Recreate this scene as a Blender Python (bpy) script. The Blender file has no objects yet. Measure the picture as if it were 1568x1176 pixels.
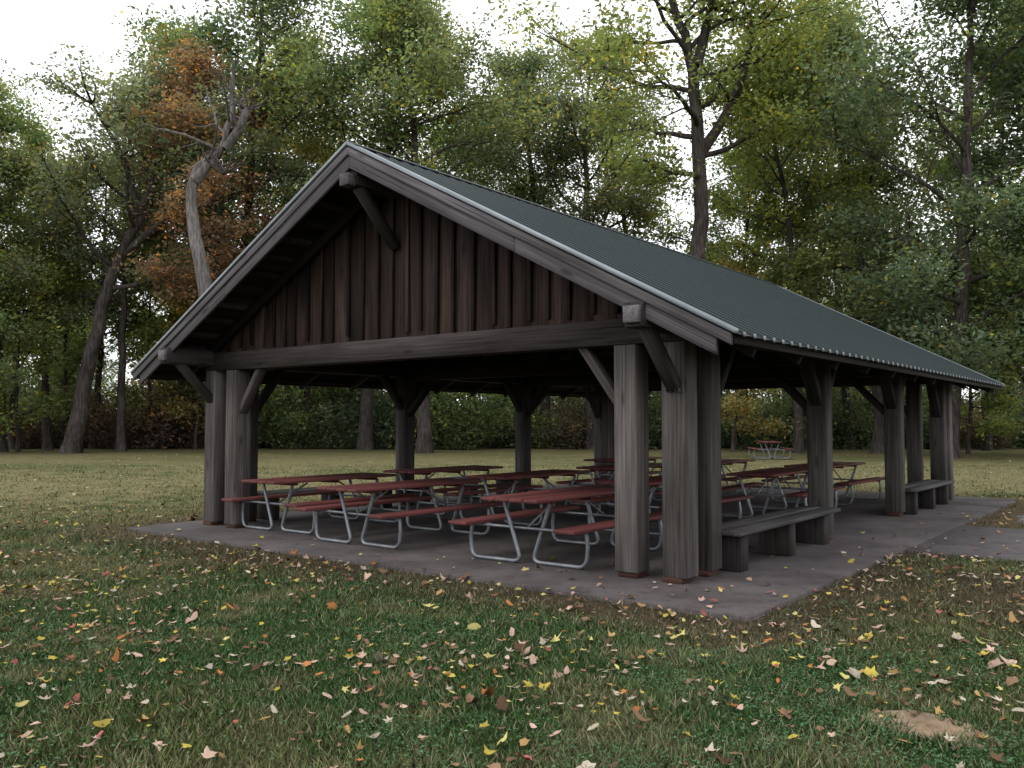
import bpy, math, random
import numpy as np
from mathutils import Vector, Matrix
random.seed(7)
R = np.random.default_rng(11)
S = bpy.context.scene
COL = S.collection
S.view_settings.view_transform = 'Standard'
S.view_settings.look = 'None'
S.view_settings.exposure = 0

YAW = math.radians(38.0)
FW = np.array([-math.sin(YAW), math.cos(YAW)]); RT = np.array([math.cos(YAW), math.sin(YAW)])
def loc(f, r):
    p = FW*f + RT*r
    return float(p[0]), float(p[1])

# ---------------------------------------------------------------- camera
cam = bpy.data.cameras.new("camera"); co = bpy.data.objects.new("camera", cam); COL.objects.link(co)
co.location = (0, 0, 1.6); co.rotation_euler = (math.radians(92.58), 0, YAW)
cam.sensor_width = 36; cam.lens = 30.56; cam.clip_end = 3000; cam.clip_start = 0.05
S.camera = co

# ---------------------------------------------------------------- node helpers
def new_mat(name):
    m = bpy.data.materials.new(name); m.use_nodes = True
    nt = m.node_tree; nt.nodes.clear()
    out = nt.nodes.new('ShaderNodeOutputMaterial')
    return m, nt, out
def N(nt, t, **kw):
    n = nt.nodes.new(t)
    for k, v in kw.items():
        if k.startswith('i_'):
            n.inputs[k[2:].replace('_', ' ')].default_value = v
        else: setattr(n, k, v)
    return n
def L(nt, a, b): nt.links.new(a, b)
def ramp(nt, fac, stops):
    r = N(nt, 'ShaderNodeValToRGB'); el = r.color_ramp.elements
    while len(el) < len(stops): el.new(0.5)
    for e, (p, c) in zip(el, stops):
        e.position = p; e.color = (c[0], c[1], c[2], 1)
    L(nt, fac, r.inputs[0]); return r.outputs[0]
def mixc(nt, a, b, fac=1.0, mode='MULTIPLY'):
    m = N(nt, 'ShaderNodeMix', data_type='RGBA', blend_type=mode)
    if isinstance(fac, (int, float)): m.inputs[0].default_value = fac
    else: L(nt, fac, m.inputs[0])
    for i, v in ((6, a), (7, b)):
        if isinstance(v, tuple): m.inputs[i].default_value = (*v, 1)
        else: L(nt, v, m.inputs[i])
    return m.outputs[2]
def noise(nt, vec, scale, detail=4, rough=.55):
    n = N(nt, 'ShaderNodeTexNoise'); n.inputs['Scale'].default_value = scale
    n.inputs['Detail'].default_value = detail; n.inputs['Roughness'].default_value = rough
    if vec is not None: L(nt, vec, n.inputs['Vector'])
    return n.outputs['Fac']
def mapping(nt, vec, sc):
    m = N(nt, 'ShaderNodeMapping'); m.inputs['Scale'].default_value = sc; L(nt, vec, m.inputs['Vector']); return m.outputs[0]
def bump(nt, h, st, dist=.01):
    b = N(nt, 'ShaderNodeBump'); b.inputs['Strength'].default_value = st; b.inputs['Distance'].default_value = dist
    L(nt, h, b.inputs['Height']); return b.outputs[0]

def wood_mat(name, dark, light, rough=.8, crack=.6, bl=.5):
    m, nt, out = new_mat(name)
    a = N(nt, 'ShaderNodeAttribute', attribute_name='gr').outputs['Vector']
    t = N(nt, 'ShaderNodeAttribute', attribute_name='tint').outputs['Color']
    g = noise(nt, mapping(nt, a, (.45, 18, 18)), 2.2, 8, .6)
    c = ramp(nt, g, [(.3, dark), (.70, light)])
    b = noise(nt, mapping(nt, a, (.35, 1.6, 1.6)), 1.6, 4, .5)
    bb = ramp(nt, b, [(.35, (1-bl, 1-bl*1.03, 1-bl*1.05)), (.65, (1.15,)*3)])
    c = mixc(nt, c, bb)
    # knots: isolated dark spots
    v = N(nt, 'ShaderNodeTexVoronoi'); v.inputs['Scale'].default_value = 1.0; L(nt, mapping(nt, a, (1.3, 5, 5)), v.inputs['Vector'])
    c = mixc(nt, c, ramp(nt, v.outputs['Distance'], [(.08, (.45,)*3), (.16, (1, 1, 1))]))
    k = noise(nt, mapping(nt, a, (.25, 26, 26)), 2.4, 2, .4)
    kk = ramp(nt, k, [(.30, (1-crack,)*3), (.35, (1, 1, 1))])
    c = mixc(nt, c, kk); c = mixc(nt, c, t)
    p = N(nt, 'ShaderNodeBsdfPrincipled'); p.inputs['Roughness'].default_value = rough
    p.inputs['Specular IOR Level'].default_value = .2
    L(nt, c, p.inputs['Base Color']); L(nt, bump(nt, k, .4, .008), p.inputs['Normal'])
    L(nt, p.outputs[0], out.inputs[0]); return m
M_post = wood_mat("weathered_post_wood", (.048, .041, .037), (.158, .139, .133))
M_beam = wood_mat("dark_beam_wood", (.013, .011, .010), (.050, .043, .041))
M_side = wood_mat("siding_wood", (.015, .010, .008), (.072, .048, .039), bl=.75)
M_fasc = wood_mat("fascia_wood", (.055, .049, .052), (.150, .137, .146), bl=.35)
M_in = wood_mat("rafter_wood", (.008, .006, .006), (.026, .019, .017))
M_bench = wood_mat("bench_wood", (.04, .036, .034), (.13, .12, .115))
M_red = wood_mat("red_painted_planks", (.088, .028, .026), (.165, .052, .048), rough=.6, crack=.35, bl=.35)
M_shim = wood_mat("rusty_shim", (.045, .020, .015), (.085, .038, .028))

def simple(name, col, rough=.6, metal=0., var=.3, scale=6., bmp=0., spec=.5):
    m, nt, out = new_mat(name)
    tc = N(nt, 'ShaderNodeTexCoord').outputs['Object']
    g = noise(nt, tc, scale, 6, .6)
    c = ramp(nt, g, [(.3, tuple(x*(1-var) for x in col)), (.7, tuple(min(1, x*(1+var)) for x in col))])
    p = N(nt, 'ShaderNodeBsdfPrincipled'); p.inputs['Roughness'].default_value = rough; p.inputs['Metallic'].default_value = metal
    p.inputs['Specular IOR Level'].default_value = spec
    L(nt, c, p.inputs['Base Color'])
    if bmp: L(nt, bump(nt, g, bmp, .01), p.inputs['Normal'])
    L(nt, p.outputs[0], out.inputs[0]); return m
M_galv = simple("galvanised_pipe", (.20, .21, .225), .45, .6, .25, 9)
M_roof = simple("green_metal_roofing", (.0035, .0105, .0115), .42, 0., .2, 1.3, spec=.26)
M_rib_lit = simple("green_metal_rib_lit", (.018, .036, .038), .45, 0., .3, 2.3, spec=.4)  # lighter copy of the roof green: light-and-shadow contrast of ribs painted on tops
M_trim_sheen = simple("metal_drip_edge_sheen", (.18, .20, .215), .4, .4, .2, 3)  # pale base colour paints in the sky reflection along the rake edge
M_cap_lit = simple("roof_rib_end_lit", (.17, .18, .175), .6, 0, .4, 9)  # light grey paints the bright glint of rib ends at the eave

# concrete
def concrete(name, c0, c1):
    m, nt, out = new_mat(name)
    pos = N(nt, 'ShaderNodeNewGeometry').outputs['Position']
    a = ramp(nt, noise(nt, pos, .9, 7, .65), [(.32, c0), (.68, c1)])
    b = ramp(nt, noise(nt, pos, 60, 3, .6), [(.3, (.72,)*3), (.7, (1.15,)*3)])
    s = ramp(nt, noise(nt, pos, 3.1, 6, .7), [(.3, (.6,)*3), (.48, (1,)*3)])
    c = mixc(nt, mixc(nt, a, b), s)
    p = N(nt, 'ShaderNodeBsdfPrincipled'); p.inputs['Roughness'].default_value = .85; p.inputs['Specular IOR Level'].default_value = .2
    L(nt, c, p.inputs['Base Color']); L(nt, bump(nt, noise(nt, pos, 90, 4), .4, .006), p.inputs['Normal'])
    L(nt, p.outputs[0], out.inputs[0]); return m
M_conc = concrete("stained_concrete", (.046, .038, .037), (.108, .093, .091))
M_path = concrete("path_concrete", (.070, .062, .062), (.120, .107, .108))
M_dirt = concrete("sandy_dirt", (.20, .135, .085), (.34, .25, .17))

def grav():
    m, nt, out = new_mat("gravel_stones")
    pos = N(nt, 'ShaderNodeNewGeometry').outputs['Position']
    v = N(nt, 'ShaderNodeTexVoronoi'); v.inputs['Scale'].default_value = 20; L(nt, pos, v.inputs['Vector'])
    hs = N(nt, 'ShaderNodeSeparateColor'); L(nt, v.outputs['Color'], hs.inputs[0])
    c = ramp(nt, hs.outputs[0], [(0, (.08, .073, .07)), (.5, (.20, .185, .175)), (1, (.36, .34, .32))])
    d = ramp(nt, v.outputs['Distance'], [(.0, (1.1,)*3), (.7, (.25,)*3)])
    p = N(nt, 'ShaderNodeBsdfPrincipled'); p.inputs['Roughness'].default_value = .9
    L(nt, mixc(nt, c, d), p.inputs['Base Color']); L(nt, bump(nt, v.outputs['Distance'], -.8, .02), p.inputs['Normal'])
    L(nt, p.outputs[0], out.inputs[0]); return m
M_grav = grav()

def vcol_mat(name, transl=0., fine=0., objcol=False):
    m, nt, out = new_mat(name)
    c = N(nt, 'ShaderNodeAttribute', attribute_name='tint').outputs['Color']
    if objcol:
        c = mixc(nt, c, N(nt, 'ShaderNodeObjectInfo').outputs['Color'])
    if fine:
        pos = N(nt, 'ShaderNodeNewGeometry').outputs['Position']
        c = mixc(nt, c, ramp(nt, noise(nt, pos, fine, 6, .7), [(.3, (.55,)*3), (.7, (1.35,)*3)]))
        c = mixc(nt, c, ramp(nt, noise(nt, pos, 1.7, 5, .7), [(.3, (.75, .72, .7)), (.7, (1.2, 1.2, 1.2))]))
    p = N(nt, 'ShaderNodeBsdfDiffuse'); L(nt, c, p.inputs[0])
    o = p.outputs[0]
    if transl:
        t = N(nt, 'ShaderNodeBsdfTranslucent'); L(nt, mixc(nt, c, (1.6, 1.6, 1.0)), t.inputs[0])
        x = N(nt, 'ShaderNodeMixShader'); x.inputs[0].default_value = transl
        L(nt, o, x.inputs[1]); L(nt, t.outputs[0], x.inputs[2]); o = x.outputs[0]
    L(nt, o, out.inputs[0]); return m
M_leaf = vcol_mat("tree_foliage", .45, 0, True)
M_grass = vcol_mat("grass_blades", 0)
M_fall = vcol_mat("fallen_leaf", 0)
M_ground = vcol_mat("lawn_soil", 0, 14.)

def bark(name, d, l):
    m, nt, out = new_mat(name)
    pos = N(nt, 'ShaderNodeTexCoord').outputs['Object']
    g = noise(nt, mapping(nt, pos, (5, 5, .9)), 2.0, 6, .65)
    c = ramp(nt, g, [(.35, d), (.65, l)])
    c = mixc(nt, c, ramp(nt, noise(nt, pos, .35, 3), [(.35, (.6,)*3), (.65, (1.2,)*3)]))
    p = N(nt, 'ShaderNodeBsdfDiffuse')
    L(nt, c, p.inputs[0]); L(nt, bump(nt, g, .8, .05), p.inputs['Normal'])
    L(nt, p.outputs[0], out.inputs[0]); return m
M_bark = bark("tree_bark", (.030, .025, .023), (.10, .085, .078))
M_snag = bark("dead_bark", (.075, .066, .063), (.21, .19, .182))

# ---------------------------------------------------------------- mesh helpers
def make_mesh(name, V, F, mat, tint=None, gr=None, smooth=False):
    V = np.asarray(V, dtype=np.float32)
    me = bpy.data.meshes.new(name)
    Fs = F if isinstance(F, list) else [F]
    Fs = [np.asarray(f, dtype=np.int32) for f in Fs if len(f)]
    idx = np.concatenate([f.ravel() for f in Fs]); tot = np.concatenate([np.full(len(f), f.shape[1]) for f in Fs]).astype(np.int32)
    st = np.concatenate([[0], np.cumsum(tot)[:-1]]).astype(np.int32)
    me.vertices.add(len(V)); me.vertices.foreach_set('co', V.ravel())
    me.loops.add(len(idx)); me.loops.foreach_set('vertex_index', idx)
    me.polygons.add(len(tot)); me.polygons.foreach_set('loop_start', st); me.polygons.foreach_set('loop_total', tot)
    me.update(calc_edges=True)
    if tint is not None:
        a = me.attributes.new('tint', 'FLOAT_COLOR', 'POINT')
        c = np.ones((len(V), 4), np.float32); c[:, :3] = tint; a.data.foreach_set('color', c.ravel())
    if gr is not None:
        a = me.attributes.new('gr', 'FLOAT_VECTOR', 'POINT'); a.data.foreach_set('vector', np.asarray(gr, np.float32).ravel())
    if smooth: me.polygons.foreach_set('use_smooth', np.ones(len(tot), bool))
    me.materials.append(mat); return me
def add(name, me, parent=None):
    o = bpy.data.objects.new(name, me); COL.objects.link(o)
    if parent: o.parent = parent
    return o
def empty(name, l=(0, 0, 0)):
    o = bpy.data.objects.new(name, None); o.location = l; COL.objects.link(o); o.empty_display_size = .3; return o

class Wood:
    def __init__(s): s.V = []; s.F = []; s.T = []; s.G = []; s.n = 0
    def hexa(s, P, ax, tint):
        P = np.array(P, float); c = P.mean(0); ax = np.array(ax, float); ax /= np.linalg.norm(ax)
        if abs(ax[2]) > .9: u = np.array([1., 0, 0]); u -= ax*u.dot(ax)
        else: u = np.cross(ax, [0, 0, 1])
        u /= np.linalg.norm(u); w = np.cross(ax, u); off = R.random(3)*40
        G = np.stack([(P-c)@ax, (P-c)@u, (P-c)@w], 1)+off
        s.V.append(P); s.G.append(G); s.T.append(np.tile(np.asarray(tint, float)*np.ones(3), (8, 1)))
        f = np.array([[0, 3, 2, 1], [4, 5, 6, 7], [0, 1, 5, 4], [1, 2, 6, 5], [2, 3, 7, 6], [3, 0, 4, 7]])+s.n
        s.F.append(f); s.n += 8
    def tt(s, t): 
        if t is None: v = R.uniform(.75, 1.15); return np.array([v*R.uniform(.97, 1.04), v, v*R.uniform(.95, 1.03)])
        return t
    def box(s, x0, x1, y0, y1, z0, z1, ax='z', tint=None):
        P = [(x0, y0, z0), (x1, y0, z0), (x1, y1, z0), (x0, y1, z0), (x0, y0, z1), (x1, y0, z1), (x1, y1, z1), (x0, y1, z1)]
        s.hexa(P, {'x': (1, 0, 0), 'y': (0, 1, 0), 'z': (0, 0, 1)}[ax], s.tt(tint))
    def beam(s, p0, p1, w, h, up=(0, 0, 1), tint=None):
        p0 = np.array(p0, float); p1 = np.array(p1, float); a = p1-p0; a /= np.linalg.norm(a)
        u = np.cross(a, up); u /= np.linalg.norm(u); v = np.cross(u, a)
        P = []
        for p in (p0, p1):
            for (i, j) in ((-1, -1), (1, -1), (1, 1), (-1, 1)): P.append(p+u*i*w/2+v*j*h/2)
        s.hexa(P, a, s.tt(tint))
    def obj(s, name, mat, parent, bev=.006):
        me = make_mesh(name, np.concatenate(s.V), np.concatenate(s.F), mat, np.concatenate(s.T), np.concatenate(s.G))
        o = add(name, me, parent)
        if bev:
            b = o.modifiers.new('bevel', 'BEVEL'); b.width = bev; b.segments = 1; b.limit_method = 'ANGLE'
        return o

def tubes(paths, k=8, caps=True):
    V = []; F = []; n = 0
    for pts, rad in paths:
        pts = np.asarray(pts, float); m = len(pts); rad = np.broadcast_to(rad, (m,))
        T = np.gradient(pts, axis=0); T /= (np.linalg.norm(T, axis=1, keepdims=True)+1e-9)
        ref = np.array([0, 0, 1.]) if abs(T[0][2]) < .8 else np.array([1., 0, 0])
        u = np.cross(T[0], ref); u /= np.linalg.norm(u)
        ang = np.arange(k)*2*np.pi/k; ca = np.cos(ang)[:, None]; sa = np.sin(ang)[:, None]
        for i in range(m):
            u = u-T[i]*u.dot(T[i]); u /= np.linalg.norm(u)+1e-9; w = np.cross(T[i], u)
            V.append(pts[i]+rad[i]*(ca*u+sa*w))
        a = np.arange(k); b = (a+1) % k
        for i in range(m-1):
            F.append(np.stack([n+i*k+a, n+i*k+b, n+(i+1)*k+b, n+(i+1)*k+a], 1))
        n += m*k
    return np.concatenate(V), np.concatenate(F)

# ---------------------------------------------------------------- value noise
_tab = R.random((256, 256))
def vn(x, y, sc, oct=4):
    o = np.zeros_like(x, dtype=float); amp = 1; tot = 0
    for k in range(oct):
        X = x/sc*2**k+37.1*k; Y = y/sc*2**k+11.7*k
        i = np.floor(X).astype(int); j = np.floor(Y).astype(int); fx = X-i; fy = Y-j
        fx = fx*fx*(3-2*fx); fy = fy*fy*(3-2*fy)
        a = _tab[i % 256, j % 256]; b = _tab[(i+1) % 256, j % 256]; c = _tab[i % 256, (j+1) % 256]; d = _tab[(i+1) % 256, (j+1) % 256]
        o += amp*((a*(1-fx)+b*fx)*(1-fy)+(c*(1-fx)+d*fx)*fy); tot += amp; amp *= .55
    return o/tot
def sm(x, a, b):
    t = np.clip((x-a)/(b-a), 0, 1); return t*t*(3-2*t)

SX0, SX1, SY0, SY1 = -12.95, -2.92, 6.92, 21.1
def lawn_color(x, y):
    n1 = vn(x, y, 2.2, 4); n2 = vn(x+50, y+9, .5, 3); n3 = vn(x-20, y+70, 7, 3)
    green = np.array([.064, .088, .031]); lush = np.array([.038, .082, .028]); dry = np.array([.180, .158, .085]); soil = np.array([.110, .083, .060])
    d = np.hypot(x+6, y-6)
    k = sm(n1, .40, .60)[:, None]
    c = green*(1-k)+lush*k
    dr = sm(n2*.5+n3*.5, .38, .62)*.68+.08
    dr = np.clip(dr+sm(d, 9.5, 17)*.45, 0, .85)[:, None]
    c = c*(1-dr)+dry*dr
    dx = np.maximum(np.maximum(SX0-x, x-SX1), 0); dy = np.maximum(np.maximum(SY0-y, y-SY1), 0)
    ds = np.hypot(dx, dy)
    so = (1-sm(ds+(n1-.5)*1.6, .15, 1.5))*.8
    so = np.maximum(so, (1-sm(np.hypot((x+.6)/2.4, (y-9.6)/2.2)+(n2-.5)*.7, .4, 1.2))*.8)[:, None]
    return c*(1-so)+soil*so

# ---------------------------------------------------------------- ground sheet
def axis(c, half, step, far):
    a = list(np.arange(c-half, c+half+1e-6, step)); s = step
    lo = [a[0]]; hi = [a[-1]]
    while hi[-1] < far: s *= 1.15; s = min(s, 2.0) if hi[-1] < 90 else s; hi.append(hi[-1]+s); lo.append(lo[-1]-s)
    return np.array(lo[:0:-1]+a+hi[1:])
gx = axis(-6, 17, .14, 900); gy = axis(9, 17, .14, 900)
GX, GY = np.meshgrid(gx, gy, indexing='ij'); x = GX.ravel(); y = GY.ravel()
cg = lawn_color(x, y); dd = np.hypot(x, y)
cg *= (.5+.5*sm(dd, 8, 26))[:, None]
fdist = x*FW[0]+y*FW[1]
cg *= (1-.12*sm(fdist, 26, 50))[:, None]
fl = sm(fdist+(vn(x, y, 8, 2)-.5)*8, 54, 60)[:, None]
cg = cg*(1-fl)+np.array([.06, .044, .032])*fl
z = -.045+(vn(x, y, 3, 2)-.5)*.03*sm(np.maximum(np.maximum(SX0-x, x-SX1), np.maximum(SY0-y, y-SY1)), .3, 3)
nx, ny = len(gx), len(gy)
i, j = np.meshgrid(np.arange(nx-1), np.arange(ny-1), indexing='ij'); q = (i*ny+j).ravel()
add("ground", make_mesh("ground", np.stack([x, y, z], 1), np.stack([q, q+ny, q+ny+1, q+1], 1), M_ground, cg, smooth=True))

# ---------------------------------------------------------------- slab, path, gravel, dirt
def slabmesh(name, x0, x1, y0, y1, zt, zb, mat, joints=True, js=4.0, parent=None):
    w = Wood(); g = .006
    ys = np.arange(y0, y1-.5, js) if joints else [y0]; ys = list(ys)+[y1]
    xs = list(np.linspace(x0, x1, max(2, int(round((x1-x0)/js))+1)))
    for a, b in zip(xs[:-1], xs[1:]):
        for c, d in zip(ys[:-1], ys[1:]): w.box(a+g, b-g, c+g, d-g, zb, zt)
    return w.obj(name, mat, parent, .012)
slabmesh("concrete_slab", SX0, SX1, SY0, SY1, 0.0, -.25, M_conc)
slabmesh("concrete_path", SX1+.004, 14, 11.85, 15.3, -.012, -.25, M_path, True, 3.45)
def blob_patch(name, cx, cy, rx, ry, h, mat, z0, n=48, rings=7, wob=.25):
    V = [(cx, cy, z0+h)]; ph = R.random(4)*6
    for r in range(1, rings+1):
        t = r/rings
        for k in range(n):
            a = 2*math.pi*k/n; q = 1+wob*(math.sin(2*a+ph[0])*.4+math.sin(3*a+ph[1])*.35+math.sin(7*a+ph[2])*.15)*t
            V.append((cx+rx*t*q*math.cos(a), cy+ry*t*q*math.sin(a), z0+h*(1-t*t)+float(R.normal())*.004-(.02 if r == rings else 0)))
    F3 = [(0, 1+k, 1+(k+1) % n) for k in range(n)]; F4 = []
    for r in range(rings-1):
        b = 1+r*n
        F4 += [(b+k, b+n+k, b+n+(k+1) % n, b+(k+1) % n) for k in range(n)]
    return add(name, make_mesh(name, V, [np.array(F3), np.array(F4)], mat, smooth=True))
blob_patch("gravel_path", 1.6, 17.5, 4.5, 2.3, .045, M_grav, -.045, wob=.1)
blob_patch("dirt_patch", -1.17, 5.16, .36, .25, .012, M_dirt, -.040, wob=.3)

# ---------------------------------------------------------------- shelter
SH = empty("picnic_shelter", (-8.15, 14, 0)); SH_off = Vector((8.15, -14, 0))
def fix(o): o.location = SH_off
XR, XL = -4.10, -12.22; YF, YB = 8.02, 19.98; XC = -8.15
YM = (12.22, 16.05)
RZ = 5.05; EZ = 2.40; HW = 5.02; SL = (RZ-EZ)/HW
def roofz(x): return RZ-abs(x-XC)*SL
RY0, RY1 = 7.12, 20.9
post = Wood(); shim = Wood(); beam = Wood(); br = Wood(); endc = Wood()
pw = .135
def put_post(x, y, top, t=None):
    a, b = R.uniform(-.012, .012, 2)
    if t is None: v = R.uniform(.95, 1.15); t = np.array([v, v, v*.99])
    post.box(x-pw+a, x+pw+a, y-pw+b, y+pw+b, .055, top, 'z', t)
    sx, sy = R.uniform(-.05, .05, 2); shim.box(x+sx-.11, x+sx+.11, y+sy-.12, y+sy+.12, .001, .057, 'x')
for (x, sx) in ((XR, -1), (XL, 1)):
    for (y, sy) in ((YF, 1), (YB, -1)):
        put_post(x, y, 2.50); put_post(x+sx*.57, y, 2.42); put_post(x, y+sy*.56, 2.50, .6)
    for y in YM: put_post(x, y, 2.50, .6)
for x in (XR, XL):
    beam.box(x-.1, x+.1, 7.10, 20.9, 2.503, 2.74, 'y')
    endc.box(x-.085, x+.085, 7.04, 7.098, 2.54, 2.70, 'y', 1.35)
endc.box(XC-.08, XC+.08, 7.06, 7.2, RZ-.52, RZ-.37, 'y', .8)
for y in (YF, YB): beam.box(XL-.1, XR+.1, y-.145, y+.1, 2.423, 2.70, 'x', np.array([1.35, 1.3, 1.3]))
for y in YM:
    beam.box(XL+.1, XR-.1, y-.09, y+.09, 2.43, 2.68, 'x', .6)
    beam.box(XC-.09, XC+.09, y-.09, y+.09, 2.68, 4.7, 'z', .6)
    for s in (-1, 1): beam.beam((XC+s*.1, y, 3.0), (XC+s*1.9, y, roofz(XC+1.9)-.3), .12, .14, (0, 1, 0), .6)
beam.box(XC-.09, XC+.09, 7.2, 20.8, RZ-.50, RZ-.27, 'y')
beam.beam((XC, 7.30, RZ-.50), (XC, 7.95, RZ-1.15), .11, .13, (1, 0, 0), 1.0)
beam.beam((XC, 20.6, RZ-.45), (XC, 20.0, RZ-1.12), .11, .13, (1, 0, 0))
for x, sx in ((XR, -1), (XL, 1)):
    for y, sy in ((YF, 1), (YB, -1)):
        br.beam((x+sx*.57+sx*.06, y, 1.72), (x+sx*1.2, y, 2.5), .09, .15, (0, 1, 0), 1.0)
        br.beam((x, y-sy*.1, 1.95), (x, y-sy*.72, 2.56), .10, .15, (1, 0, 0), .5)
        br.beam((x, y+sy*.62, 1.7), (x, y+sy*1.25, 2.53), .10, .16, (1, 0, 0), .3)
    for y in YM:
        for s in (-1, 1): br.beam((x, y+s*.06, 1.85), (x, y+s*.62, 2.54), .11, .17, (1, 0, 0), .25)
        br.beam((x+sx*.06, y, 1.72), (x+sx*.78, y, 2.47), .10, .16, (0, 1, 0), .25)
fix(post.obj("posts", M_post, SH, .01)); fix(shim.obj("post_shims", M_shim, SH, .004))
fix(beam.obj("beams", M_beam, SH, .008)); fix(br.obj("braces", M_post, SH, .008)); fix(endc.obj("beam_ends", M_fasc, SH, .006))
V, F = tubes([([(XR+dx, YF-.19, zz), (XR+dx, YF-.13, zz), (XR+dx, YF-.128, zz)], (.024, .026, .001)) for zz in (1.93, ) for dx in (-.04, .06)], 8)
fix(add("bolts", make_mesh("bolts", V, F, M_galv), SH))
sd = Wood(); bt = Wood()
for yf, dr in ((YF-.02, -1), (YB+.02, 1)):
    x = XL-.55
    while x < XR+.55:
        w = float(R.uniform(.24, .33)); x1 = min(x+w, XR+.55)
        zb0 = 2.70+float(R.uniform(-.012, .0)); zb = lambda xx: roofz(xx)-.1
        if max(zb(x), zb(x1)) > zb0+.05:
            jy = float(R.uniform(0, .008)); ya, yb2 = sorted((yf+dr*jy, yf+dr*jy-dr*.03))
            v = R.choice([.6, .8, .95, 1.1, 1.4])*R.uniform(.9, 1.1); t = np.array([v*1.05, v, v*R.uniform(.9, 1.08)])
            P = [(x+.003, ya, zb0), (x1-.003, ya, zb0), (x1-.003, yb2, zb0), (x+.003, yb2, zb0),
                 (x+.003, ya, max(zb0, zb(x))), (x1-.003, ya, max(zb0, zb(x1))), (x1-.003, yb2, max(zb0, zb(x1))), (x+.003, yb2, max(zb0, zb(x)))]
            sd.hexa(P, (0, 0, 1), t)
            tb = zb(x1)-.02
            if tb > zb0+.15:
                ya, yb2 = sorted((yf+dr*.011, yf+dr*.045)); v = R.choice([.35, .5, .8, 1.3])
                dx = float(R.uniform(-.02, .02)); lean = float(R.uniform(-.012, .012)); a0 = x1+dx; zq = zb0+float(R.uniform(.0, .10))
                P = [(a0-.026, ya, zq), (a0+.026, ya, zq), (a0+.026, yb2, zq), (a0-.026, yb2, zq)]
                P += [(p[0]+lean, p[1], tb) for p in P]
                bt.hexa(P, (0, 0, 1), np.array([v*1.03, v, v*.97]))
        x = x1
fix(sd.obj("gable_siding", M_side, SH, .003)); fix(bt.obj("battens", M_side, SH, .004))
rf = Wood()
for y in list(np.arange(RY0+.75, RY1-.5, 1.22)):
    for s in (-1, 1):
        x0 = XC+s*.02; x1 = XC+s*(HW-.1)
        rf.beam((x0, y, roofz(x0)-.17), (x1, y, roofz(x1)-.17), .06, .14)
for s in (-1, 1):
    for k in range(14):
        xx = XC+s*(.14+k*.37)
        rf.beam((xx, RY0+.05, roofz(xx)-.065), (xx, RY1-.05, roofz(xx)-.065), .10, .055, (s*SL, 0, 1), R.uniform(1.2, 2.2))
fix(rf.obj("rafters_and_purlins", M_in, SH, .003))
dk = Wood()
for s in (-1, 1):
    for k in range(17):
        a = .01+k*.295; b = a+.288
        xa, xb = XC+s*a, XC+s*min(b, HW-.02)
        dk.beam(((xa+xb)/2, RY0+.03, roofz((xa+xb)/2)-.03), ((xa+xb)/2, RY1-.03, roofz((xa+xb)/2)-.03), abs(xb-xa)*math.hypot(1, SL), .016, (s*SL, 0, 1), R.uniform(.6, 1.1))
fix(dk.obj("roof_deck", M_in, SH, 0))
fs = Wood(); tr = Wood()
for y, d in ((RY0, 1), (RY1, -1)):
    for s in (-1, 1):
        def rake(W, ya, yb, top, bot, e, mat_t, x_in=0.0):
            ya, yb = sorted((ya, yb)); xe = XC+s*e; xi = XC+s*x_in
            lo = (lambda xx: roofz(xx)-bot); hi = (lambda xx: roofz(xx)-top)
            P = [(xi, ya, lo(xi)), (xe, ya, lo(xe)), (xe, yb, lo(xe)), (xi, yb, lo(xi)), (xi, ya, hi(xi)), (xe, ya, hi(xe)), (xe, yb, hi(xe)), (xi, yb, hi(xi))]
            if s < 0: P = [P[1], P[0], P[3], P[2], P[5], P[4], P[7], P[6]]
            W.hexa(P, (s*1.0, 0, -SL), mat_t)
        cuts = [0.001, 2.6, HW-.16]
        for a, b in zip(cuts[:-1], cuts[1:]):
            rake(fs, y+d*.025, y+d*.065, .10, .285, b-.002, np.ones(3)*R.uniform(.8, .9), a+.002)
        rake(fs, y-d*.002, y+d*.035, .022, .125, HW-.01, np.ones(3)*R.uniform(1.0, 1.15), .001)
        rake(tr, y-d*.022, y+d*.07, -.040, .006, HW+.03, np.ones(3), .001)
fix(fs.obj("rake_fascia", M_fasc, SH, .004)); fix(tr.obj("drip_edge", M_trim_sheen, SH, .003))
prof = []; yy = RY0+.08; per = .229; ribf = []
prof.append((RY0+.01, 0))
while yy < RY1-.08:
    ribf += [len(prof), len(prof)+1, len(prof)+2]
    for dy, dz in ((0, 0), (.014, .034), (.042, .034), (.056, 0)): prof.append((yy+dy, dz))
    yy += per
prof.append((RY1-.01, 0)); prof = np.array(prof); m = len(prof)
V = []; F = []
for s in (-1, 1):
    b = len(V)
    for e in (0.0, HW+.06):
        for (py, pz) in prof: V.append((XC+s*e, py, RZ-e*SL+pz+.002))
    a = np.arange(m-1)+b; F.append(np.stack([a, a+1, a+1+m, a+m], 1) if s < 0 else np.stack([a+m, a+m+1, a+1, a], 1))
me = make_mesh("metal_roofing", V, np.concatenate(F), M_roof); me.materials.append(M_rib_lit)
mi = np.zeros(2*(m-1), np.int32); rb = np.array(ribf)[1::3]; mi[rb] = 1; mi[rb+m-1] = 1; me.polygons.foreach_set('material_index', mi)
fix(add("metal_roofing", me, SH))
cw = Wood()
for s in (-1, 1):
    yy = RY0+.08
    while yy < RY1-.08:
        xe = XC+s*(HW+.062); cw.box(min(xe, xe+s*.008), max(xe, xe+s*.008), yy+.006, yy+.050, RZ-(HW+.06)*SL-.010, RZ-(HW+.06)*SL+.031)
        yy += per
fix(cw.obj("rib_ends", M_cap_lit, SH, 0))
rc = Wood()
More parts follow.
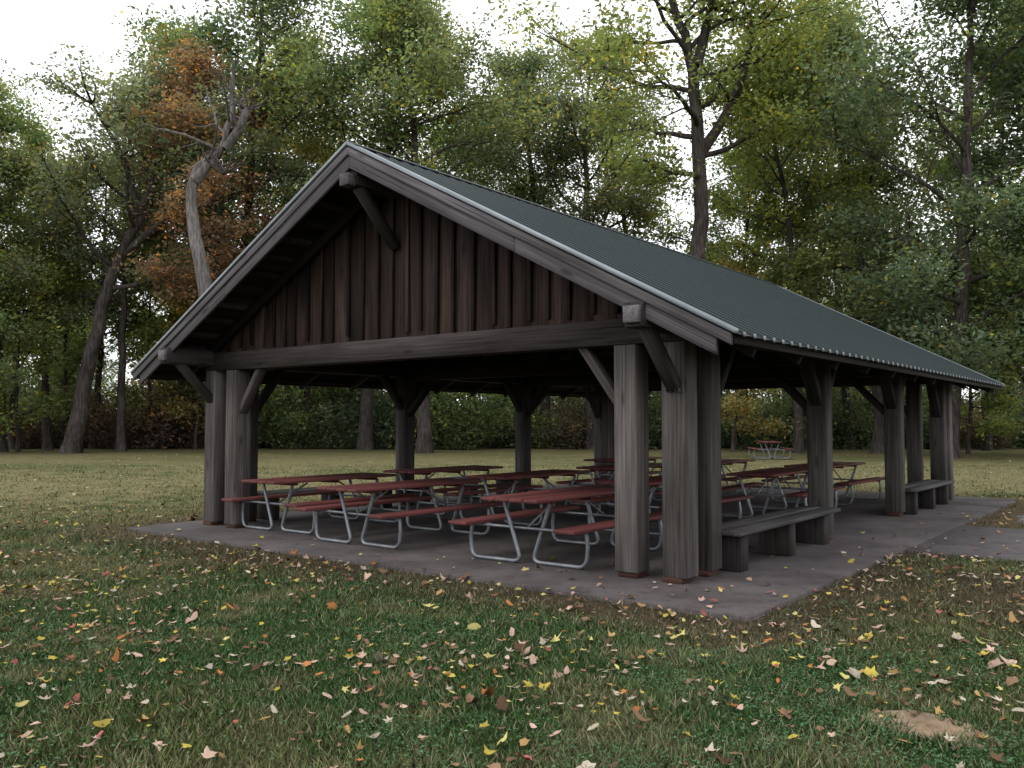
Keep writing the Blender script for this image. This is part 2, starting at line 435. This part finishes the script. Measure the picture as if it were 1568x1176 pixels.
for s in (-1, 1):
    rc.beam((XC+s*.085, RY0, RZ-.085*SL+.045), (XC+s*.085, RY1, RZ-.085*SL+.045), .19, .008, (s*SL, 0, 1), 1.)
fix(rc.obj("ridge_cap", M_roof, SH, 0))
ev = Wood()
for s in (-1, 1):
    xe = XC+s*(HW-.03); ev.box(xe-.02, xe+.02, RY0+.07, RY1-.07, roofz(xe)-.115, roofz(xe)-.03, 'y', .6)
fix(ev.obj("eave_board", M_beam, SH, .003))

# ---------------------------------------------------------------- fixed benches
def bench(x, y0, y1):
    e = empty("wooden_bench", (x, (y0+y1)/2, 0)); w = Wood()
    h = (y1-y0)/2
    w.box(-.26, -.005, -h, h, .40, .455, 'y'); w.box(.005, .26, -h, h, .40, .452, 'y')
    w.obj("seat", M_bench, e, .008)
    w = Wood()
    for yy in (-h+.25, -.05*h+.1, h-.4): w.box(-.2, .2, yy-.1, yy+.1, .002, .398, 'z')
    w.obj("supports", M_beam, e, .01)
bench(XR+.06, 8.75, 12.08); bench(XR+.06, 16.19, 19.3); bench(XL, 8.75, 12.0); bench(XL, 12.4, 15.8)

# ---------------------------------------------------------------- picnic tables
TL = 2.44
w = Wood()
for k, xx in enumerate((-.30, -.10, .10, .30)):
    w.box(xx-.094, xx+.094, -TL/2, TL/2, .725, .765, 'y')
for s in (-1, 1):
    w.box(s*.74-.135, s*.74+.135, -TL/2, TL/2, .425, .465, 'y')
for yy in (-.8, 0, .8): w.box(-.34, .34, yy-.045, yy+.045, .685, .723, 'x')
o = w.obj("planks", M_red, None, .006); M_planks = o.data; bpy.data.objects.remove(o)
def arc(c, r, a0, a1, n=7):
    return [(c[0]+r*math.cos(math.radians(a0+(a1-a0)*i/n)), c[1]+r*math.sin(math.radians(a0+(a1-a0)*i/n))) for i in range(n+1)]
paths = []
for yy in (-.86, .86):
    for s in (-1, 1):
        p = [(.30, .70), (.29, .66), (.10, .14)]
        p += [(.085, .09), (.09, .055), (.12, .035), (.16, .026)]
        p += [(.40, .026)] + arc((.68, .026+.11), .11, -90, 0, 6) + [(.80, .25), (.785, .36), (.77, .40)]
        pts = [(s*a, yy+s*.028, b) for a, b in p]; paths.append((pts, .024))
    paths.append(([(-.80, yy, .405), (.80, yy, .405)], .018))
    sg = 1 if yy < 0 else -1
    paths.append(([(0, yy, .41), (0, yy+sg*.55, .68)], .014))
V, F = tubes(paths, 10)
M_frame = make_mesh("frame", V, F, M_galv, smooth=True)
def table(x, y, rot=0.):
    e = empty("picnic_table", (x, y, 0)); e.rotation_euler = (0, 0, math.radians(rot))
    a = add("planks", M_planks, e); b = a.modifiers.new('bevel', 'BEVEL'); b.width = .006; b.segments = 1
    add("frame", M_frame, e); return e
H2 = TL/2
for (x, y, r) in ((-6.02, 7.6+H2, 1), (-8.68, 7.45+H2, -1), (-10.72, 7.7+H2, 1),
                  (-6.35, 10.7+H2, -2), (-8.75, 10.5+H2, 1), (-10.95, 10.8+H2, 0),
                  (-5.8, 13.7+H2, 2), (-8.9, 13.9+H2, -1),
                  (-5.95, 16.9+H2, -2), (-8.3, 16.8+H2, 1), (-10.7, 16.9+H2, -1)): table(x, y, r)
x, y = loc(40, 11.8); table(x, y, 30)

# ---------------------------------------------------------------- grass blades
def inside(x, y, m=0.):
    a = (x > SX0-m) & (x < SX1+m) & (y > SY0-m) & (y < SY1+m)
    b = (x > SX1-.1) & (x < 14) & (y > 11.85-m) & (y < 15.3+m)
    c = np.hypot((x-1.6)/4.4, (y-17.5)/2.2) < .97
    d = np.hypot((x+1.17)/.27, (y-5.16)/.18)+(vn(x, y, .07, 2)-.5)*1.3 < .85
    return a | b | c | d
P = []; Sz = []
for f0, f1, dens, s in ((2.6, 5, 5600, 1), (5, 7.5, 3800, 1.05), (7.5, 10, 1800, 1.2), (10, 14, 750, 1.5), (14, 20, 260, 2.0), (20, 34, 60, 3.0)):
    wid = .72*(f0+f1)/2*2+2; n = int(dens*(f1-f0)*wid)
    f = R.uniform(f0, f1, n); r = R.uniform(-.5, .5, n)*(1.44*f+2); p = f[:, None]*FW+r[:, None]*RT
    P.append(p); Sz.append(np.full(n, s))
P = np.concatenate(P); Sz = np.concatenate(Sz)
k = ~inside(P[:, 0], P[:, 1], -.04+0*P[:, 0]); P = P[k]; Sz = Sz[k]
lc = lawn_color(P[:, 0], P[:, 1]); worn = sm(lc[:, 0]-lc[:, 1], -.004, .022); k = R.random(len(P)) > worn*.75
P = P[k]; Sz = Sz[k]; lc = lc[k]; n = len(P)
tuft = vn(P[:, 0], P[:, 1], .35, 3)
h = R.uniform(.022, .058, n)*(.35+1.3*tuft)*(1+.25*(Sz-1)); wd = R.uniform(.003, .0065, n)*Sz
az = R.uniform(0, 2*np.pi, n); az2 = R.uniform(0, 2*np.pi, n); ln = R.uniform(.2, 1.2, n)*h
b = np.stack([P[:, 0], P[:, 1], np.full(n, -.045)], 1)
pe = np.stack([np.cos(az), np.sin(az), 0*az], 1)*wd[:, None]
tip = b+np.stack([np.cos(az2)*ln, np.sin(az2)*ln, h], 1)
clz = vn(P[:, 0]+9, P[:, 1]-4, .8, 3)
clv = R.random(n) < .05+.30*sm(clz, .5, .7)
c2 = clv[:, None]
cc = b.copy(); cc[:, 2] += h*.7
q = R.uniform(.006, .013, n)[:, None]*Sz[:, None]
d1 = np.stack([np.cos(az), np.sin(az), R.uniform(-.4, .4, n)], 1)*q; d2 = np.stack([-np.sin(az), np.cos(az), R.uniform(-.4, .4, n)], 1)*q
A = np.where(c2, cc-d1, b-pe); B = np.where(c2, cc+d2*1.2, b+pe); C = np.where(c2, cc+d1*1.1, tip)
V = np.stack([A, B, C], 1).reshape(-1, 3)
var = R.uniform(.45, 1.65, n)[:, None]
tc = lc*var*np.array([1.0, 1.06, .97])*1.15; straw = R.random(n) < .17; tc[straw] = np.array([.32, .27, .17])*R.uniform(.4, 1.2, straw.sum())[:, None]
tc[clv] = np.array([.056, .112, .052])*R.uniform(.6, 1.6, clv.sum())[:, None]
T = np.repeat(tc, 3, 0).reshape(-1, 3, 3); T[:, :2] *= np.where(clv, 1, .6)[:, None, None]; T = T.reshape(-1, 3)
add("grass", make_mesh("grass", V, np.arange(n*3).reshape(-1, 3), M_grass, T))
print("blades", n)

# ---------------------------------------------------------------- fallen leaves
P = []
for f0, f1, dens in ((2.6, 5, 58), (5, 8, 70), (8, 12, 66), (12, 20, 22), (20, 45, 2.5)):
    n = int(dens*(f1-f0)*(.72*(f0+f1)+2)); f = R.uniform(f0, f1, n); r = R.uniform(-.5, .5, n)*(1.44*f+2); P.append(f[:, None]*FW+r[:, None]*RT)
P = np.concatenate(P)
k = vn(P[:, 0], P[:, 1], 1.1, 3)+R.uniform(-.3, .3, len(P)) > .42; P = P[k]
ins = inside(P[:, 0], P[:, 1]); under = (P[:, 0] > -12.4) & (P[:, 0] < -3.6) & (P[:, 1] > 7.8) & (P[:, 1] < 20.5)
k = ~(ins & (R.random(len(P)) < np.where(under, .99, .86))); P = P[k]; ins = ins[k]; n = len(P)
K = 15
ang = np.arange(K)*2*np.pi/K
star = np.array([1.1, .62, .42, .92, .5, .40, .70, .45, .38, .45, .70, .40, .5, .92, .42])[None]
oval = 1/np.sqrt((np.cos(ang)/1.15)**2+(np.sin(ang)/.5)**2)[None]
mapl = np.array([1.05, .8, .7, .95, .72, .62, .75, .6, .5, .6, .75, .62, .72, .95, .7])[None]
kk3 = R.random(n)[:, None]
rad = np.where(kk3 < .3, star, np.where(kk3 < .7, mapl, oval))*R.uniform(.82, 1.18, (n, K))*(R.gamma(4., 1/4., n)*.023+.007)[:, None]
rad = np.minimum(rad, .062)
rot = R.uniform(0, 2*np.pi, n)[:, None]
lx = rad*np.cos(ang); ly = rad*np.sin(ang); curl = R.uniform(-6, 20, n)[:, None]*(ly**2)+R.uniform(-5, 14, n)[:, None]*lx**2
tx = R.normal(0, .25, n)[:, None]; ty = R.normal(0, .25, n)[:, None]
lz = curl+lx*tx+ly*ty
z0 = np.where(ins, .012, -.014)+R.uniform(0, .014, n)
lz = np.maximum(lz, -z0[:, None]+np.where(ins, .003, -.03)[:, None])
X = P[:, :1]+lx*np.cos(rot)-ly*np.sin(rot); Y = P[:, 1:]+lx*np.sin(rot)+ly*np.cos(rot); Z = z0[:, None]+lz
ring = np.stack([X, Y, Z], 2); cen = np.stack([P[:, 0], P[:, 1], z0], 1)[:, None]
V = np.concatenate([cen, ring], 1)
pal = np.array([[.42, .33, .07], [.46, .40, .15], [.44, .30, .23], [.42, .36, .28], [.34, .14, .05], [.30, .10, .08], [.12, .07, .045], [.21, .13, .08], [.34, .21, .09]])
pc = R.choice(9, n, p=[.11, .10, .18, .12, .06, .05, .16, .14, .08])
T = pal[pc]*R.uniform(.6, 1.1, n)[:, None]
T = np.repeat(T[:, None], K+1, 1)*R.uniform(.8, 1.12, (n, K+1, 1)); T[:, 0] *= 1.1
base = (np.arange(n)*(K+1))[:, None]; kk = np.arange(K)[None]
F = np.stack([np.broadcast_to(base, (n, K)), base+1+kk, base+1+(kk+1) % K], 2).reshape(-1, 3)
add("fallen_leaves", make_mesh("fallen_leaves", V.reshape(-1, 3), F, M_fall, T.reshape(-1, 3)))
print("fallen", n)

# ---------------------------------------------------------------- trees
def curve(p, d, length, n, wob, up, rg):
    pts = [np.array(p, float)]; d = np.array(d, float); d /= np.linalg.norm(d)
    for i in range(n):
        d = d+rg.normal(0, wob, 3); d[2] += up; d /= np.linalg.norm(d); pts.append(pts[-1]+d*length/n)
    return np.array(pts)
def interp(pts, t):
    m = len(pts)-1; k = min(int(t*m), m-1); a = t*m-k; return pts[k]*(1-a)+pts[k+1]*a
def leaf_mesh(name, cl, nleaf, size, rg, std, hue=.25):
    cl = np.array(cl); m = len(cl); cr = rg.uniform(.6, 1.45, m); idx = rg.integers(0, m, nleaf)
    csz = rg.uniform(.6, 1.4, m)[idx][:, None]
    g = rg.normal(0, 1, (nleaf, 3)); rr = np.linalg.norm(g, axis=1, keepdims=True); g = g/rr*np.minimum(rr, 2.1)
    p = cl[idx]+g*np.array([std, std, std*.6])*csz
    p[:, 2] = np.maximum(p[:, 2], .1)
    a = rg.normal(0, 1, (nleaf, 3)); a[:, 2] *= .6; a /= np.linalg.norm(a, axis=1, keepdims=True)
    b = np.cross(a, rg.normal(0, 1, (nleaf, 3))+np.array([0, 0, 1.4])); b /= np.linalg.norm(b, axis=1, keepdims=True)
    s = (rg.uniform(.6, 1.3, nleaf)*size)[:, None]
    V = np.stack([p-a*s*.62, p+b*s*.32-a*s*.05, p+a*s*.62, p-b*s*.32-a*s*.05], 1).reshape(-1, 3)
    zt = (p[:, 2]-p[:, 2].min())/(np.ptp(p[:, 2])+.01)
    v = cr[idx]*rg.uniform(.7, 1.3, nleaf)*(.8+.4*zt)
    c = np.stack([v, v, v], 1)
    yl = (rg.random(m) < hue)[idx] & (rg.random(nleaf) < .6); c[yl] *= np.array([1.6, 1.25, .8])
    yl = rg.random(nleaf) < .03; c[yl] *= np.array([2.3, 1.6, .8])
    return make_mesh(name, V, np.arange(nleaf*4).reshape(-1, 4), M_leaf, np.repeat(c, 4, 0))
def gen_tree(seed, H, r0, trunk=None, crown0=.35, spread=6, nprim=18, leaf=.215, nleaf=24000, std=.68, nsec=6, hue=.2, mat=None, top=.97, e0=12, e1=62, forks=()):
    rg = np.random.default_rng(seed)
    if trunk is None:
        trunk = curve((0, 0, -.3), (rg.normal(0, .03), rg.normal(0, .03), 1), H, 12, .035, .02, rg)
    trunk = np.array(trunk, float); m = len(trunk)
    ts = np.linspace(0, 1, 22); tp = np.array([interp(trunk, t) for t in ts]); tp[1:-1] = (tp[:-2]+2*tp[1:-1]+tp[2:])/4; tp[2:] += rg.normal(0, r0*.12, (20, 3))
    tr = r0*(1-ts*.88)**.85; tr[0] *= 1.45; tr[1] *= 1.08
    big = [(tp, tr)]; small = []; cl = []
    for fk in forks:
        fk = np.array(fk, float); q = np.array([interp(fk[:, :3], t) for t in np.linspace(0, 1, 8)]); big.append((q, np.linspace(fk[0, 3], fk[-1, 3], 8)))
        for t in (.5, .75, 1.0, 1.0):
            st = interp(q, t)
            for _ in range(3):
                d = rg.normal(0, 1, 3); d[2] = abs(d[2])*.6+.2; s = curve(st, d, spread*.45, 4, .15, .05, rg); small.append((s, np.linspace(.09, .02, 5))); cl += [s[2], s[3], s[4]]
    a0 = rg.uniform(0, 6.28)
    for i in range(nprim):
        tt = (i+rg.uniform(0, .8))/nprim; t = crown0+(top-crown0)*tt
        st = interp(tp, t); az = a0+i*2.4+rg.normal(0, .3); el = math.radians(e0+(e1-e0)*tt+rg.normal(0, 8))
        ln = spread*(math.sin(math.pi*min(1, (tt*.78+.22)))**.6*.75+.3)*rg.uniform(.6, 1.2)
        d = (math.cos(az)*math.cos(el), math.sin(az)*math.cos(el), math.sin(el))
        pr = curve(st, d, ln, 7, .16, .045, rg); rr = max(.03, np.interp(t, ts, tr)*.48)
        big.append((pr, np.linspace(rr, .025, 8)))
        cl += [pr[7], pr[6], pr[5]]
        for j in range(nsec):
            u = .28+.7*(j+rg.uniform(0, .8))/nsec; sp = interp(pr, u)
            dd = pr[7]-pr[0]; dd /= np.linalg.norm(dd); d2 = dd+rg.normal(0, .75, 3); d2[2] = d2[2]*.6+.1
            sc = curve(sp, d2, ln*rg.uniform(.25, .5), 4, .16, .02, rg); small.append((sc, np.linspace(.035+.2*rr*(1-u), .012, 5)))
            cl += [sc[2], sc[4]]
    V1, F1 = tubes(big, 8); V2, F2 = tubes(small, 3)
    tm = make_mesh("trunk_%d" % seed, np.concatenate([V1, V2]), np.concatenate([F1, F2+len(V1)]), mat or M_bark, smooth=True)
    lm = leaf_mesh("foliage_%d" % seed, cl, nleaf, leaf, rg, std, hue) if nleaf else None
    return tm, lm
def plant(name, T, x, y, rot=0., sc=1., col=(.06, .085, .03), parent=None, sz=None):
    e = empty(name, (x, y, -.03)); e.rotation_euler = (0, 0, rot); e.scale = (sc, sc, sz or sc)
    if parent: e.parent = parent
    a = add("trunk", T[0], e)
    if T[1]:
        b = add("foliage", T[1], e); b.color = (*col, 1)
    return e
kf = 2.5
def C(*c): return tuple(v*kf for v in c)
G1 = C(.064, .086, .040); G2 = C(.080, .098, .040); G3 = C(.048, .064, .040); G4 = C(.066, .080, .046); RU = C(.086, .058, .042); YE = C(.11, .098, .042); GR = C(.064, .074, .050)
VA = gen_tree(101, 27, .42, crown0=.30, spread=6.8, nprim=24, nleaf=36000, std=.72)
VB = gen_tree(102, 25, .36, crown0=.38, spread=5.8, nprim=20, nleaf=25000, hue=.35)
VC = gen_tree(103, 24, .40, crown0=.12, spread=6.2, nprim=26, nleaf=38000, std=.75, hue=.12)
VD = gen_tree(104, 22, .28, crown0=.40, spread=5.0, nprim=17, nleaf=18000, hue=.4, std=.62)
VE = gen_tree(105, 13, .14, crown0=.14, spread=3.4, nprim=18, nleaf=14000, std=.6, hue=.3)
VF = gen_tree(106, 26, .45, crown0=.45, spread=6.5, nprim=18, nleaf=25000, hue=.2)

def rtp(r, z, f=0.): p = RT*r+FW*f; return (p[0], p[1], z)
T_lean = gen_tree(201, 20, .50, trunk=[rtp(0, -.3), rtp(.5, 3), rtp(1.3, 7), rtp(2.4, 10.6), rtp(3.9, 14), rtp(4.6, 17), rtp(4.2, 20)], crown0=.42, spread=5.5, nprim=18, nleaf=17000, hue=.3, std=.62,
    forks=[[(*rtp(2.5, 10.8), .26), (*rtp(5.2, 13.2), .17), (*rtp(8.5, 14.6, 1), .09), (*rtp(11, 15.8, 1), .05)], [(*rtp(3.6, 13.2), .22), (*rtp(2.6, 16.5), .14), (*rtp(0.8, 19.5), .06)]])
x, y = loc(48, (110-784)/1330*48); plant("leaning_oak_tree", T_lean, x, y, col=GR)
sn = gen_tree(202, 17, .42, trunk=[rtp(1.3, -.3), rtp(.9, 4), rtp(0, 8.3), rtp(-.7, 11), rtp(-.6, 13.2), rtp(.7, 14.2), rtp(1.2, 16), rtp(1.1, 18.6)], crown0=.62, spread=2.6, nprim=9, nleaf=0, nsec=3, mat=M_snag,
    forks=[[(*rtp(-.5, 12.9), .3), (*rtp(.2, 13.8), .24), (*rtp(.9, 13.3), .16)], [(*rtp(.9, 14.4), .25), (*rtp(1.5, 15.3), .22), (*rtp(1.9, 16.3), .17)]])
x, y = loc(40, (310-784)/1330*40); plant("dead_tree", (sn[0], None), x, y)
T_fork = gen_tree(203, 27, .50, trunk=[rtp(0, -.3), rtp(.1, 5), rtp(0, 10), rtp(.05, 15), rtp(-.1, 19), rtp(-.9, 21.5), rtp(-2, 24.5), rtp(-2.4, 27)], crown0=.38, spread=7.5, nprim=22, nleaf=30000, hue=.35, e0=-5, e1=55,
    forks=[[(*rtp(.1, 14.8), .30), (*rtp(1.1, 16.2), .24), (*rtp(2.2, 18.4), .18), (*rtp(2.8, 21), .1)], [(*rtp(0, 19.2), .28), (*rtp(.7, 22), .2), (*rtp(.9, 25), .1)]])
x, y = loc(42, (1072-784)/1330*42); plant("forked_oak_tree", T_fork, x, y, col=G2)

heroes = [("oak_tree", VD, 187, 51, .92, GR, 1), ("maple_tree", VD, 75, 53, .90, G1, 2), ("oak_tree", VB, 5, 50, .80, GR, 3), ("maple_tree", VC, -130, 46, .85, G1, 4), ("maple_tree", VE, 30, 50, .9, G2, 5),
    ("red_oak_tree", VD, 345, 47, .96, RU, 2.2), ("oak_tree", VB, 375, 52, 1.1, G3, 4.), ("oak_tree", VF, 290, 60, 1.05, G1, 0.4),
    ("maple_tree", VA, 560, 54, 1.08, G1, 1.2), ("maple_tree", VA, 650, 48, .97, G4, 3.4), ("maple_tree", VD, 470, 58, .95, YE, .4), ("oak_tree", VB, 505, 62, 1.1, G4, 2.6),
    ("oak_tree", VF, 725, 62, .90, G1, 2.4), ("oak_tree", VA, 835, 60, .98, G3, 5.1), ("oak_tree", VF, 905, 55, .94, GR, .9),
    ("oak_tree", VD, 1222, 48, 1.0, G2, 3.1), ("maple_tree", VB, 1140, 58, 1.05, G1, 4.4), ("maple_tree", VB, 985, 60, .95, G2, 1.1),
    ("maple_tree", VC, 1345, 48, 1.02, G4, .3), ("maple_tree", VC, 1450, 41, 1.0, G3, 2.), ("maple_tree", VC, 1590, 42, 1.05, G1, 4.), ("maple_tree", VC, 1740, 40, 1.05, G3, 5.),
    ("oak_tree", VD, 1300, 55, 1.1, G4, 1.4), ("maple_tree", VE, 1120, 50, .8, YE, 0.), ("maple_tree", VE, 1480, 47, .8, G2, 0.7),
    ("oak_tree", VD, 145, 57, .85, G1, 5.), ("oak_tree", VD, 20, 55, .85, G4, .7), ("oak_tree", VD, 1510, 52, .9, G4, 2.7), ("oak_tree", VD, 1125, 55, .8, G1, 4.8),
    ("young_maple_tree", VE, 230, 56, 1.1, G2, 2.2), ("young_maple_tree", VE, 110, 57, 1.0, G1, 3.), ("young_maple_tree", VE, -40, 55, 1.1, G4, 4.1), ("young_maple_tree", VE, 300, 55, .85, YE, 1.7), ("young_maple_tree", VE, 440, 57, .9, G1, 5.7)]
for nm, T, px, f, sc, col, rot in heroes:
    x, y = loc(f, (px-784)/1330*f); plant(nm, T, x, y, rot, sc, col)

FB = empty("forest_backdrop"); cols = [G1, G2, G3, G4, GR, G3, G1, YE, RU]
rg = np.random.default_rng(5)
for f, sp, sc0 in ((63, 7.5, .64), (72, 8, .68), (86, 9.5, .70), (106, 10.5, .8)):
    r = -f*.9
    while r < f*.9:
        T = [VB, VC, VD, VE, VC, VE][rg.integers(0, 6)] if f < 80 else [VC, VA, VC][rg.integers(0, 3)]
        x, y = loc(f+rg.uniform(-3, 3), r+rg.uniform(-2, 2)); c = cols[rg.choice(9, p=[.2, .12, .22, .12, .12, .08, .06, .05, .03])]
        s = sc0*rg.uniform(.75, 1.15)*(1.1 if r > f*.32 else 1)
        if T is VE: s *= 1.3
        plant("tree", T, x, y, rg.uniform(0, 6.28), s, c, FB)
        r += sp*rg.uniform(.7, 1.3)
def shrub(seed, h, r, n):
    rg = np.random.default_rng(seed); st = []; cl = []
    for i in range(22):
        a = rg.uniform(0, 6.28); p = curve((rg.normal(0, r*.35), rg.normal(0, r*.35), -.1), (math.cos(a)*.5, math.sin(a)*.5, 1), h*rg.uniform(.4, 1.2), 5, .15, 0, rg)
        st.append((p, np.linspace(.04, .01, 6))); cl += [p[2], p[3], p[4], p[5], p[1]]
    V, F = tubes(st, 3)
    return make_mesh("stems_%d" % seed, V, F, M_bark), leaf_mesh("leaves_%d" % seed, cl, n, .19, rg, .5, .15)
SHR = [shrub(301, 3.2, 2.4, 4600), shrub(302, 4.6, 2.6, 6500), shrub(303, 2.0, 2.2, 3200)]
SPB = [shrub(304, 4.0, 2.6, 1600), shrub(305, 2.8, 2.4, 1400)]
UG = empty("undergrowth")
RB = C(.052, .038, .033); uc = [G3, G1, RB, C(.033, .044, .027), C(.042, .037, .030), G2]
for f, sp in ((57, 3.4), (61, 2.8), (67, 3.0), (76, 3.6), (92, 4.5)):
    r = -f*.9
    while r < f*.9:
        x, y = loc(f+rg.uniform(-2.2, 2.2), r); left = r < -f*.3
        c = uc[rg.choice(6, p=[.10, .05, .42, .12, .28, .03] if left else [.32, .22, .14, .22, .06, .04])]
        S_ = SPB if (left and rg.random() < .55) else SHR
        plant("bush", S_[rg.integers(0, len(S_))], x, y, rg.uniform(0, 6.28), rg.uniform(.6, 1.3)*(1+(f-58)*.012), c, UG)
        r += sp*rg.uniform(.5, 1.5)*(.8 if left else 1)

# ---------------------------------------------------------------- sky & sun (overcast)
W = bpy.data.worlds.new("World"); S.world = W; W.use_nodes = True; nt = W.node_tree; nt.nodes.clear()
sky = N(nt, 'ShaderNodeTexSky', sky_type='NISHITA'); sky.sun_disc = False
EL = math.radians(52); AZ = math.radians(200)
sky.sun_elevation = EL; sky.sun_rotation = AZ
geo = N(nt, 'ShaderNodeTexCoord').outputs['Generated']
cloud = ramp(nt, noise(nt, mapping(nt, geo, (1, 1, 2.5)), 1.6, 3, .5), [(.3, (.86, .89, .94)), (.7, (.98, .985, 1.0))])
cl = N(nt, 'ShaderNodeVectorMath', operation='SCALE'); L(nt, cloud, cl.inputs[0]); cl.inputs[3].default_value = 13
mx = mixc(nt, sky.outputs[0], cl.outputs[0], .93, 'MIX')
bg = N(nt, 'ShaderNodeBackground'); bg.inputs[1].default_value = .15; L(nt, mx, bg.inputs[0])
wo = N(nt, 'ShaderNodeOutputWorld'); L(nt, bg.outputs[0], wo.inputs[0])
try: W.cycles.sampling_method = 'NONE'
except Exception as ex: print(ex)
sun = bpy.data.lights.new("sun", 'SUN'); sun.energy = 1.0; sun.angle = math.radians(25); sun.color = (1, .97, .92)
so = bpy.data.objects.new("sun", sun); COL.objects.link(so)
d = Vector((math.sin(AZ)*math.cos(EL), math.cos(AZ)*math.cos(EL), math.sin(EL)))
so.rotation_euler = d.to_track_quat('Z', 'Y').to_euler(); so.location = (0, 0, 30)
